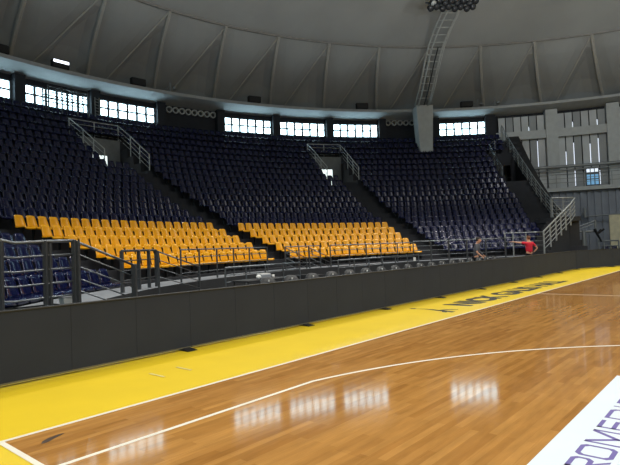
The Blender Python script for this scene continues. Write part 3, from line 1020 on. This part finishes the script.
# small things behind the boards
tb = thing('folding_table', 'dark folding table behind the boards below the middle aisle', 'table', (7.4, 4.5, 0))
m_ = MB(); m_.box((7.4, 4.5, .83), (1.5, .6, .04), M['dark_fascia'], bev=.01); m_.build('tabletop', tb)
for sx in (-.68, .68):
    for sy in (-.25, .25):
        m_ = MB(); m_.tube([(7.4 + sx, 4.5 + sy, 0), (7.4 + sx, 4.5 + sy, .81)], .016, M['dark_steel'], 6); m_.build('leg', tb)
m_ = MB(); m_.sphere((7.20, 4.4, .905), .055, M['white_plastic'], sc=(1.3, 1, 1)); tag(m_.build('white_bundle', smooth=True), 'small white rounded bundle on the left of the dark folding table', 'bundle')
eb = thing('equipment_box', 'silver-grey equipment box on the dark folding table', 'box', (7.47, 4.5, .85))
m_ = MB(); m_.box((7.47, 4.5, .905), (.34, .22, .11), M['grey_plastic'], bev=.015); m_.build('body', eb)
m_ = MB(); m_.box((7.47, 4.5, .966), (.30, .18, .012), M['white_plastic'], bev=.004); m_.build('lid', eb)
m_ = MB(); m_.tube([(7.75, 4.45, .85), (7.75, 4.45, .93)], [.03, .036], M['white_plastic'], 10); tag(m_.build('white_cup', smooth=True), 'small white cup right of the grey equipment box', 'cup')
m_ = MB(); m_.box((17.9, 6.17, .93), (.19, .012, .15), M['white_plastic']); tag(m_.build('paper_notice'), 'small white paper hanging on the right end of the long low barrier', 'paper')
bk = thing('white_bin', 'small white box standing on the left landing by the stair rail', 'box', (2.28, 3.85, .75))
m_ = MB(); m_.hexa([(2.2, 3.77, .75), (2.40, 3.77, .75), (2.40, 3.93, .75), (2.2, 3.93, .75), (2.18, 3.75, .90), (2.42, 3.75, .90), (2.42, 3.95, .90), (2.18, 3.95, .90)], M['white_plastic']); m_.build('body', bk)
m_ = MB(); m_.box((2.30, 3.85, .905), (.26, .22, .015), M['grey_plastic'], bev=.004); m_.build('lid', bk)
m_ = MB(); m_.sphere((1.72, 3.75, .775), .05, M['white_plastic'], sc=(1.6, 1, .5)); tag(m_.build('white_cloth', smooth=True), 'small white cloth lying on the left landing', 'cloth')

# ---------------------------------------------------------------- white floor mat with purple letters
ml = MB()
ml.hexa([(-.2, -5.0, .004), (5.005, -5.0, .004), (5.005, -3.68, .004), (-.2, -3.68, .004), (-.2, -5.0, .009), (5.005, -5.0, .009), (5.005, -3.68, .009), (-.2, -3.68, .009)], M['mat_white'])
mt = ml.build('floor_mat')
tag(mt, 'white advertising mat with purple letters lying on the court', 'mat')
lt_ = MB()
Z = .0095
YT, YB = -3.88, -4.128
TH_, TV = .034, .028
def bar(x0, x1, y0, y1):
    lt_.face([(x0, min(y0, y1), Z), (x1, min(y0, y1), Z), (x1, max(y0, y1), Z), (x0, max(y0, y1), Z)], M['purple'])
def poly(p): lt_.face([(x, y, Z) for x, y in p], M['purple'])
def ringo(x0, x1, y0, y1, c=.035, cl=True, cr=True):
    o = [(x0 + (c if cl else 0), y1), (x1 - (c if cr else 0), y1), (x1, y1 - (c if cr else 0)), (x1, y0 + (c if cr else 0)), (x1 - (c if cr else 0), y0), (x0 + (c if cl else 0), y0), (x0, y0 + (c if cl else 0)), (x0, y1 - (c if cl else 0))]
    cx, cy = (x0 + x1) / 2, (y0 + y1) / 2
    ix = (x1 - x0 - 2 * TV) / (x1 - x0); iy = (y1 - y0 - 2 * TH_) / (y1 - y0)
    i_ = [(cx + (x - cx) * ix, cy + (y - cy) * iy) for x, y in o]
    for k in range(8):
        a, b = k, (k + 1) % 8
        if o[a] != o[b]: poly([o[b], o[a], i_[a], i_[b]][::-1])
ringo(1.93, 2.14, -4.03, YT, cl=False); bar(1.93, 1.93 + TV, YB, YT)
ringo(2.19, 2.40, -4.03, YT, cl=False); bar(2.19, 2.19 + TV, YB, YT); poly([(2.28, -4.03), (2.31, -4.03), (2.41, YB), (2.37, YB)])
ringo(2.435, 2.675, YB, YT)
bar(2.73, 2.73 + TV, YB, YT); bar(3.05 - TV, 3.05, YB, YT)
poly([(2.73, YT), (2.775, YT), (2.9, -4.06), (2.9, YB)]); poly([(3.05, YT), (3.005, YT), (2.88, -4.06), (2.88, YB)])
bar(3.12, 3.12 + TV, YB, YT)
for y in (YT, -3.983, YB + TH_): bar(3.12, 3.33, y - TH_, y)
ringo(3.40, 3.69, YB, YT, cl=False)
bar(3.775, 3.80, YB, YT)
bar(3.88, 3.88 + TV, YB + .03, YT - .03); bar(3.90, 4.1, YT - TH_, YT); bar(3.90, 4.1, YB, YB + TH_)
lt_.build('mat_lettering', mt)

# ---------------------------------------------------------------- ring-mounted lamps, nozzles, pier, catwalk, truss, scaffold
fg = 'floodlights on the ring beam'
fl_lab = ['dark floodlight on the ring beam at the far left edge', 'lit floodlight glowing on the ring beam at upper left', 'dark floodlight on the ring beam above the left strip windows',
          'dark floodlight on the ring beam right of the long nozzle row', 'dark floodlight on the ring beam above the strip window left of the pier', 'dark floodlight on the ring beam right of the hanging pier']
for i, th in enumerate((1.7106, 1.608, 1.4573, 1.1934, .9221, .6575)):
    o = thing('floodlight', fl_lab[i], 'floodlight', pol(34.7, th, 13.07), fg)
    c = MB(); c.box(pol(34.75, th, 13.48), (1.05, .35, .5), M['black'], rz=th - PI / 2, bev=.04); c.build('housing', o)
    l = MB(); l.box(pol(34.565, th, 13.48), (.95, .02, .40), M['lamp_on'] if i == 1 else M['black'], rz=th - PI / 2)
    if i == 1:
        l = MB(); l.box(pol(34.565, th, 13.62), (.95, .02, .16), M['lamp_on'], rz=th - PI / 2)
    l.build('lens', o)
    y = MB(); y.box(pol(34.75, th, 13.15), (.5, .12, .2), M['dark_steel'], rz=th - PI / 2); y.build('bracket', o)
for i, (th, lab) in enumerate(((1.391, 'small twin spotlight post on the ring beam above the long nozzle row'), (.631, 'small spotlight post on the ring beam right of the hanging pier'), (.5894, 'small spotlight post on the ring beam above the dark end pier'))):
    o = thing('spotlight_post', lab, 'spotlight', pol(34.6, th, 13.07), 'spotlight posts on the ring beam')
    m_ = MB(); m_.tube([pol(34.6, th, 13.06), pol(34.6, th, 13.85)], .045, M['galv'], 6); m_.build('post', o)
    m_ = MB(); m_.tube([pol(34.45, th - .006, 13.5), pol(34.3, th - .006, 13.3)], [.09, .15], M['galv'], 8); m_.build('lamp_head', o, True)
    m_ = MB(); m_.tube([pol(34.55, th + .016, 13.10), pol(34.6, th - .004, 13.75)], .03, M['galv'], 6); m_.build('brace', o)
ng = 'round air nozzles on the dark wall'
for row, (a, b, z, nm) in enumerate(((1.3782, 1.2798, 12.24, 'long nozzle row at left'), (.8470, .7415, 12.33, 'nozzle row behind the hanging pier'))):
    for i in range(8):
        th = a + (b - a) * i / 7
        o = thing('air_nozzle', 'round pale air nozzle, %s from the left in the %s' % (ordn(i + 1), nm), 'air nozzle', pol(36, th, z), ng)
        m_ = MB()
        c = Vector(pol(35.9, th, z)); tx = Vector((-sin(th), cos(th), 0)); rx = Vector((cos(th), sin(th), 0))
        def circ(rad, off): return [c + rx * off + tx * (rad * cos(2 * PI * k / 20)) + Vector((0, 0, rad * sin(2 * PI * k / 20))) for k in range(20)]
        rings = [circ(.245, .10), circ(.245, -.06), circ(.17, -.06), circ(.14, .07)]
        vs = [p for r_ in rings for p in r_]
        fs = [(q * 20 + k, q * 20 + (k + 1) % 20, (q + 1) * 20 + (k + 1) % 20, (q + 1) * 20 + k) for q in range(3) for k in range(20)]
        m_.mesh(vs, fs, M['nozzle']); m_.build('rim', o, False)
        m_ = MB(); m_.mesh(circ(.145, .06), [tuple(range(20))], M['black']); m_.build('throat', o)
PT_ = .776
pc = MB()
def pier_ring(z, w, r0, r1, dth=0): return [pol(r0, PT_ - w / r0 / 2, z), pol(r1, PT_ - w / r1 / 2, z), pol(r1, PT_ + w / r1 / 2, z), pol(r0, PT_ + w / r0 / 2, z)]
pc.hexa(pier_ring(9.15, 1.05, 33.1, 34.2) + pier_ring(13.1, 1.4, 33.1, 34.5), M['column'])
tag(pc.build('pillar_hanging'), 'pale tapered pier hanging from the ring beam with the catwalk above it', 'pillar', kind='structure')
cw = thing('catwalk_truss', 'curved ladder-like catwalk truss climbing the dome above the hanging pier', 'catwalk', pol(33.0, PT_, 13.1))
cp = [(33.35, 13.16), (31.9, 14.05), (30.87, 14.95), (29.8, 15.85), (28.9, 16.5), (27.4, 17.1), (25.75, 17.5), (24.3, 17.75)]
for s_ in (-1, 1):
    for off in (0, .22):
        m_ = MB(); m_.tube([pol(r, .780 + s_ * (.61 - off) / r, z - (.25 if off else 0)) for r, z in cp], .06, M['pale_steel'], 6); m_.build('chord', cw, True)
for q in range(15):
    t = q / 15 * (len(cp) - 1)
    i = int(t); f_ = t - i
    r = cp[i][0] + (cp[i + 1][0] - cp[i][0]) * f_; z = cp[i][1] + (cp[i + 1][1] - cp[i][1]) * f_
    m_ = MB(); m_.tube([pol(r, .780 - .61 / r, z), pol(r, .780 + .61 / r, z)], .035, M['pale_steel'], 6); m_.build('rung', cw)
m_ = MB(); m_.tube([pol(r, .780 - .1 / r, z - .15) for r, z in cp[:5]], .05, M['dark_steel'], 6); m_.build('cable_duct', cw)
lt2 = thing('lighting_truss', 'dark lighting truss with round lamps at the top of the picture', 'lighting truss', pol(24.2, .78, 17.9))
for dz, dr in ((0, 0), (.5, 0), (.25, .4)):
    m_ = MB(); m_.tube(arc(23.9 + dr, .87, .735, 17.3 + dz), .05, M['dark_steel'], 6); m_.build('truss_chord', lt2)
for q in range(13):
    th = .865 - q * .01
    m_ = MB(); m_.tube([pol(23.9, th, 17.3), pol(24.3, th - .005, 17.55), pol(23.9, th - .01, 17.8), pol(23.9, th - .01, 17.3)], .025, M['dark_steel'], 5); m_.build('truss_brace', lt2)
for q in range(16):
    th = .867 - q * .0086
    zz = 17.0 + (.0, .34, .12, .5)[q % 4]
    m_ = MB()
    m_.tube([pol(24.0, th, zz + .12), pol(23.75, th, zz - .05), pol(23.6, th, zz - .16)], [.10, .17, .21], M['black'], 12)
    lm = m_.build('lamp_can', lt2, True)
    d_ = MB(); d_.tube([pol(23.605, th, zz - .157), pol(23.59, th, zz - .168)], [.18, .18], M['lamp_lens'] if q != 1 else M['nozzle'], 12); d_.build('lens', lm, True)
# scaffold tower silhouetted against the upper left window
sg = thing('scaffold_tower', 'thin steel scaffold frame standing before the upper left strip window', 'scaffold', pol(34.9, 1.6, 10.3))
sca = [1.655 - .022, 1.602, 1.563]
for r in (34.6, 35.3):
    for q, t in enumerate((1.632, 1.608, 1.580, 1.560)):
        m_ = MB(); m_.tube([pol(r, t, 10.3), pol(r, t, 12.05)], .05, M['dark_steel'], 6); m_.build('post', sg)
    for z in (11.95, 11.6, 11.2):
        m_ = MB(); m_.tube([pol(r, 1.632, z), pol(r, 1.560, z)], .04, M['dark_steel'], 6); m_.build('rail', sg)
m_ = MB(); m_.sphere(pol(35.2, 1.582, 12.2), .16, M['black'], sc=(1.8, 1, .8)); m_.build('lamp', sg, True)
ts = thing('ladder', 'pale ladder-like cable tray on the dark pier right of the scaffold', 'cable tray', pol(35.4, 1.532, 11))
for s_ in (-.004, .004):
    m_ = MB(); m_.tube([pol(35.4, 1.532 + s_, 10.8), pol(35.4, 1.532 + s_, 12.1)], .025, M['galv'], 6); m_.build('stile', ts)
for q in range(6):
    m_ = MB(); m_.tube([pol(35.4, 1.528, 10.95 + .2 * q), pol(35.4, 1.536, 11.0 + .2 * q)], .02, M['galv'], 6); m_.build('rung', ts)

# ---------------------------------------------------------------- things before the corrugated wall at far right
R_ = 26.0
hs = thing('tubular_stand', 'pale tubular steel stand in front of the corrugated wall', 'stand', pol(R_, .465, 0))
def tb_(p, q, r, m, nm): 
    m_ = MB(); m_.tube([p, q], r, M[m], 8); m_.build(nm, hs)
tb_(pol(R_, .4605, 0), pol(R_, .4605, 2.05), .13, 'galv', 'post')
tb_(pol(R_, .4775, 1.98), pol(R_, .4320, 1.96), .07, 'galv', 'crossbar')
tb_(pol(R_, .4320, 1.94), pol(R_, .4320, 2.72), .07, 'galv', 'upright')
tb_(pol(R_, .4775, 2.25), pol(R_, .4330, 2.68), .04, 'galv', 'brace')
tb_(pol(R_, .4775, 2.05), pol(R_, .4340, 2.5), .03, 'galv', 'brace')
m_ = MB(); m_.box(pol(R_ - .1, .4605, .04), (.9, .7, .08), M['dark_steel'], bev=.02); m_.build('base', hs)
hb = thing('wall_bar', 'pale horizontal bar with a short upright before the corrugated wall', 'bar', pol(33.2, .40, 3.2))
m_ = MB(); m_.tube([pol(33.6, .403, 3.26), pol(33.6, .325, 3.36)], .06, M['galv'], 8); m_.build('bar', hb)
m_ = MB(); m_.tube([pol(33.6, .403, 3.2), pol(33.6, .403, 3.95)], .11, M['galv'], 8); m_.build('upright', hb)
for t in (.395, .335):
    m_ = MB(); m_.box(pol(33.95, t, 3.28), (.1, .75, .08), M['galv'], rz=t - PI / 2); m_.build('wall_bracket', hb)
dk = thing('folded_tripod', 'dark folded tripod hanging on the pale tubular stand', 'tripod', pol(R_ - .2, .428, 1.3))
for p, q in (((R_ - .2, .4365, 2.12), (R_ - .2, .4215, 1.25)), ((R_ - .2, .4205, 2.05), (R_ - .2, .4330, 1.75)), ((R_ - .2, .4270, 1.85), (R_ - .2, .4140, 2.10))):
    m_ = MB(); m_.tube([pol(*p), pol(*q)], [.09, .06], M['black'], 6); m_.build('leg', dk)
cpn = MB()
cpn.box(pol(31.0, .342, 1.75), (1.5, .14, 2.9), M['cream'], rz=.342 - PI / 2, bev=.03)
tag(cpn.build('cream_panel'), 'cream upright panel at the right edge before the corrugated wall', 'panel')
b_top = [pol(27.5, .4150, 1.30), pol(27.5, .37, 1.28)]
railing('crowd_barrier', 'short pale barrier at the right edge in front of navy chairs', 'barrier', [b_top, shift(b_top, -.35), shift(b_top, -.7)], [(p, (p[0], p[1], 0)) for p in (b_top[0], pol(27.5, .403, 1.3), b_top[1])], 'low steel barriers behind the display boards', hr=.05, rr=.03, pr=.05, hmat='galv', pmat='galv')
for i in range(3):
    th = .392 - .019 * i
    o = thing('navy_chair', 'navy chair behind the short pale barrier, %s from its left end' % ordn(i + 1), 'chair', pol(28.6, th, 0), 'navy chairs at the right edge')
    o.rotation_euler = (0, 0, th - PI / 2)
    for nm, me in zip(('backrest', 'seat_pan', 'bracket'), SEAT['navy'][3:]):
        c = bpy.data.objects.new(nm, me); c.parent = o; c.location = (0, 0, .12); COL.objects.link(c)
    m_ = MB(); m_.box((0, -.13, .07), (.4, .4, .14), M['bracket']); lpart(m_, 'base', o)

# ---------------------------------------------------------------- people
def skin_obj(name, verts, edges, radii, m, parent, sub=1, root=0):
    bmh = bmesh.new()
    ly = bmh.verts.layers.skin.verify()
    bv = []
    for i, p in enumerate(verts):
        v = bmh.verts.new(p)
        r = radii[i]
        v[ly].radius = r if isinstance(r, tuple) else (r, r)
        v[ly].use_root = (i == root)
        bv.append(v)
    for a_, b_ in edges: bmh.edges.new((bv[a_], bv[b_]))
    me = bpy.data.meshes.new(name)
    bmh.to_mesh(me); bmh.free()
    me.materials.append(m)
    o = bpy.data.objects.new(name, me)
    COL.objects.link(o)
    o.parent = parent
    sk = o.modifiers.new('skin', 'SKIN'); sk.use_smooth_shade = True
    ss = o.modifiers.new('sub', 'SUBSURF'); ss.levels = sub; ss.render_levels = sub
    return o
def person(label, loc, rz, armL, armR, shirt, trousers, hair, lean=0.0, sleeves=(.72, .72), girth=1.0):
    """local frame: faces -y, x to its left; arm = (elbow, wrist, hand direction)"""
    o = thing('person', label, 'person', loc)
    o.rotation_euler = (0, 0, rz)
    V, E_, R__ = [], [], []
    def add(p, r, prev=None):
        V.append(p); R__.append(r)
        if prev is not None: E_.append((prev, len(V) - 1))
        return len(V) - 1
    L = lean
    pel = add((0, 0, .96), (.15, .11))
    sp = add((0, -.02 * L, 1.12), (.135, .095), pel)
    ch = add((0, -.08 * L, 1.32), (.155, .105), sp)
    ub = add((0, -.12 * L, 1.42), (.11, .085), ch)
    nk = add((0, -.15 * L - .005, 1.50), .055, ub)
    jw = add((0, -.18 * L - .03, 1.565), (.062, .072), nk)
    hd = add((0, -.20 * L - .02, 1.645), (.074, .092), jw)
    tp = add((0, -.20 * L - .01, 1.71), (.055, .066), hd)
    nose = add((0, -.20 * L - .122, 1.615), .014, jw)
    for sx, arm in ((1, armL), (-1, armR)):
        sh = add((sx * .185, -.12 * L, 1.405), .058, ub)
        el = add(arm[0], .042, sh)
        wr = add(arm[1], .027, el)
        d = Vector(arm[2]).normalized()
        side = d.cross(Vector((0, 0, 1)))
        if side.length < .2: side = Vector((1, 0, 0))
        side.normalize()
        pm = Vector(arm[1]) + d * .07
        pa = add(tuple(pm), (.034, .02), wr)
        nrm = d.cross(side).normalized()
        for fi, (off, ln) in enumerate(((-.03, .075), (-.01, .088), (.01, .082), (.03, .064))):
            b0 = pm + d * .03 + side * off
            k0 = add(tuple(b0), .010, pa)
            k1 = add(tuple(b0 + d * ln * .55 + nrm * .008), .009, k0)
            add(tuple(b0 + d * ln + nrm * .028), .0075, k1)
        t0 = add(tuple(pm - d * .02 - side * .035), .011, pa)
        add(tuple(pm + d * .035 - side * .06), .009, t0)
    for sx in (1, -1):
        hp = add((sx * .095, 0, .90), .092, pel)
        kn = add((sx * .105, -.02, .50), .062, hp)
        an = add((sx * .11, .01, .09), .042, kn)
        add((sx * .115, -.14, .035), (.042, .034), an)
    skin_obj('body', V, E_, R__, M['skin'], o, 1)
    # shirt
    sv, se_, sr = [(0, 0, .90), (0, -.02 * L, 1.12), (0, -.08 * L, 1.32), (0, -.12 * L, 1.435)], [(0, 1), (1, 2), (2, 3)], [(.172, .132), (.160, .122), (.178, .128), (.115, .095)]
    for sx, arm in ((1, armL), (-1, armR)):
        a0 = Vector((sx * .185, -.12 * L, 1.405)); a1 = Vector(arm[0])
        i = len(sv); sv.append(tuple(a0)); sr.append(.075); se_.append((3, i))
        sv.append(tuple(a0 + (a1 - a0) * min(1, sleeves[0 if sx > 0 else 1]))); sr.append(.064); se_.append((i, i + 1))
        if sleeves[0 if sx > 0 else 1] > 1:
            sv.append(tuple(Vector(arm[1]))); sr.append(.042); se_.append((i + 1, i + 2))
    sr = [(r[0] * girth, r[1] * girth) if isinstance(r, tuple) else r for r in sr]
    skin_obj('shirt', sv, se_, sr, shirt, o, 1)
    tv, te_, tr_ = [(0, 0, .98)], [], [(.160, .122)]
    for sx in (1, -1):
        i = len(tv)
        tv += [(sx * .098, 0, .88), (sx * .107, -.02, .50), (sx * .112, .005, .10)]
        tr_ += [.105, .078, .062]
        te_ += [(0, i), (i, i + 1), (i + 1, i + 2)]
    skin_obj('trousers', tv, te_, tr_, trousers, o, 1)
    h = MB()
    c = (0, -.20 * L + .005, 1.665)
    h.sphere(c, .098, M['hair'] if hair == 'brown' else M['dark_hair'], 14, 9, (.88, 1.04, 1.02))
    h.v = [(x, y, z if y > -.20 * L - .045 or z > 1.70 else z + .06) for x, y, z in h.v]
    lpart(h, 'hair', o, True)
    f = MB()
    for sx in (1, -1): f.sphere((sx * .03, -.20 * L - .105, 1.645), .011, M['eye'], 8, 6)
    lpart(f, 'eyes', o, True)
    f = MB(); f.sphere((0, -.20 * L - .102, 1.572), .02, M['lip'], 8, 6, (1.1, .4, .35)); lpart(f, 'mouth', o, True)
    f = MB()
    for sx in (1, -1): f.sphere((sx * .078, -.20 * L - .015, 1.63), .03, M['skin'], 8, 6, (.4, .6, 1))
    lpart(f, 'ears', o, True)
    for sx in (1, -1):
        f = MB(); f.box((sx * .115, -.05, .045), (.10, .27, .09), M['black'], bev=.03); lpart(f, 'shoe', o)
    return o
# seen from behind: arm on the picture's left stretched out, the other hand on the hip
person('person in a red T-shirt seen from behind, pointing towards the seats', (24.1, 3.5, 0), math.radians(180 - 35),
       ((.42, -.14, 1.44), (.60, -.34, 1.49), (.8, -.5, .1)), ((-.36, .14, 1.16), (-.24, .02, .97), (.6, -.4, -.6)), M['red_cloth'], M['dark_cloth'], 'brown', girth=1.12)
person('person in dark clothes with one bare forearm lowered, leaning by the railing', (18.1, 3.55, 0), math.radians(20),
       ((.27, -.08, 1.18), (.20, -.26, 1.02), (0, -.6, -.5)), ((-.30, -.05, 1.15), (-.24, -.24, .98), (0, -.6, -.7)), M['grey_cloth'], M['dark_cloth'], 'black', .5, sleeves=(2, .9))

# ---------------------------------------------------------------- light
w = bpy.data.worlds.new('world')
SC.world = w
w.use_nodes = True
w.node_tree.nodes['Background'].inputs['Color'].default_value = (.5, .55, .6, 1)
w.node_tree.nodes['Background'].inputs['Strength'].default_value = .1
def spot(loc, tgt, power, size, ang, blend, col):  # serves the ring of hall lamps and the added fill spots
    l = bpy.data.lights.new('hall_and_fill_spot', 'SPOT')
    l.energy = power; l.shadow_soft_size = size; l.spot_size = math.radians(ang); l.spot_blend = blend; l.color = col
    o = bpy.data.objects.new('hall_and_fill_spot', l); COL.objects.link(o)
    o.location = loc
    d = (Vector(tgt) - Vector(loc)).normalized()
    o.rotation_euler = d.to_track_quat('-Z', 'Y').to_euler()
WARM = (1, .965, .90)
LAMP_W = 3000
for i in range(14):
    th = 2 * PI * i / 14 + .12
    p = pol(20, th, 18.3)
    q = pol(9, th, 0)
    spot(p, q, LAMP_W, .45, 92, .5, WARM)
spot(pol(12, .3, 17), pol(36, .36, 6), 2600, 1.0, 62, .6, (.94, .98, 1))  # added fill spot brightening the end wall, no fitting there
for i in range(4):  # added point lights without fittings, general fill for dome and stands
    th = 2 * PI * i / 4 + .5
    l = bpy.data.lights.new('added_fill_globe', 'POINT')
    l.energy = 380; l.shadow_soft_size = 1.5; l.color = WARM
    o = bpy.data.objects.new('added_fill_globe', l); COL.objects.link(o)
    o.location = pol(10, th, 15.5)
for i in range(4):  # added upward fill without fittings, lifts the dome
    th = 2 * PI * i / 4 + .2
    p = pol(6, th, 7.0)
    spot(p, (p[0], p[1], 30), 2100, .8, 158, .15, (.90, .97, 1))
SC.view_settings.view_transform = 'Standard'
SC.view_settings.look = 'None'
SC.view_settings.gamma = 1
SC.view_settings.use_curve_mapping = False
SC.view_settings.exposure = 0.0
SC.cycles.use_denoising = True
SC.cycles.max_bounces = 6
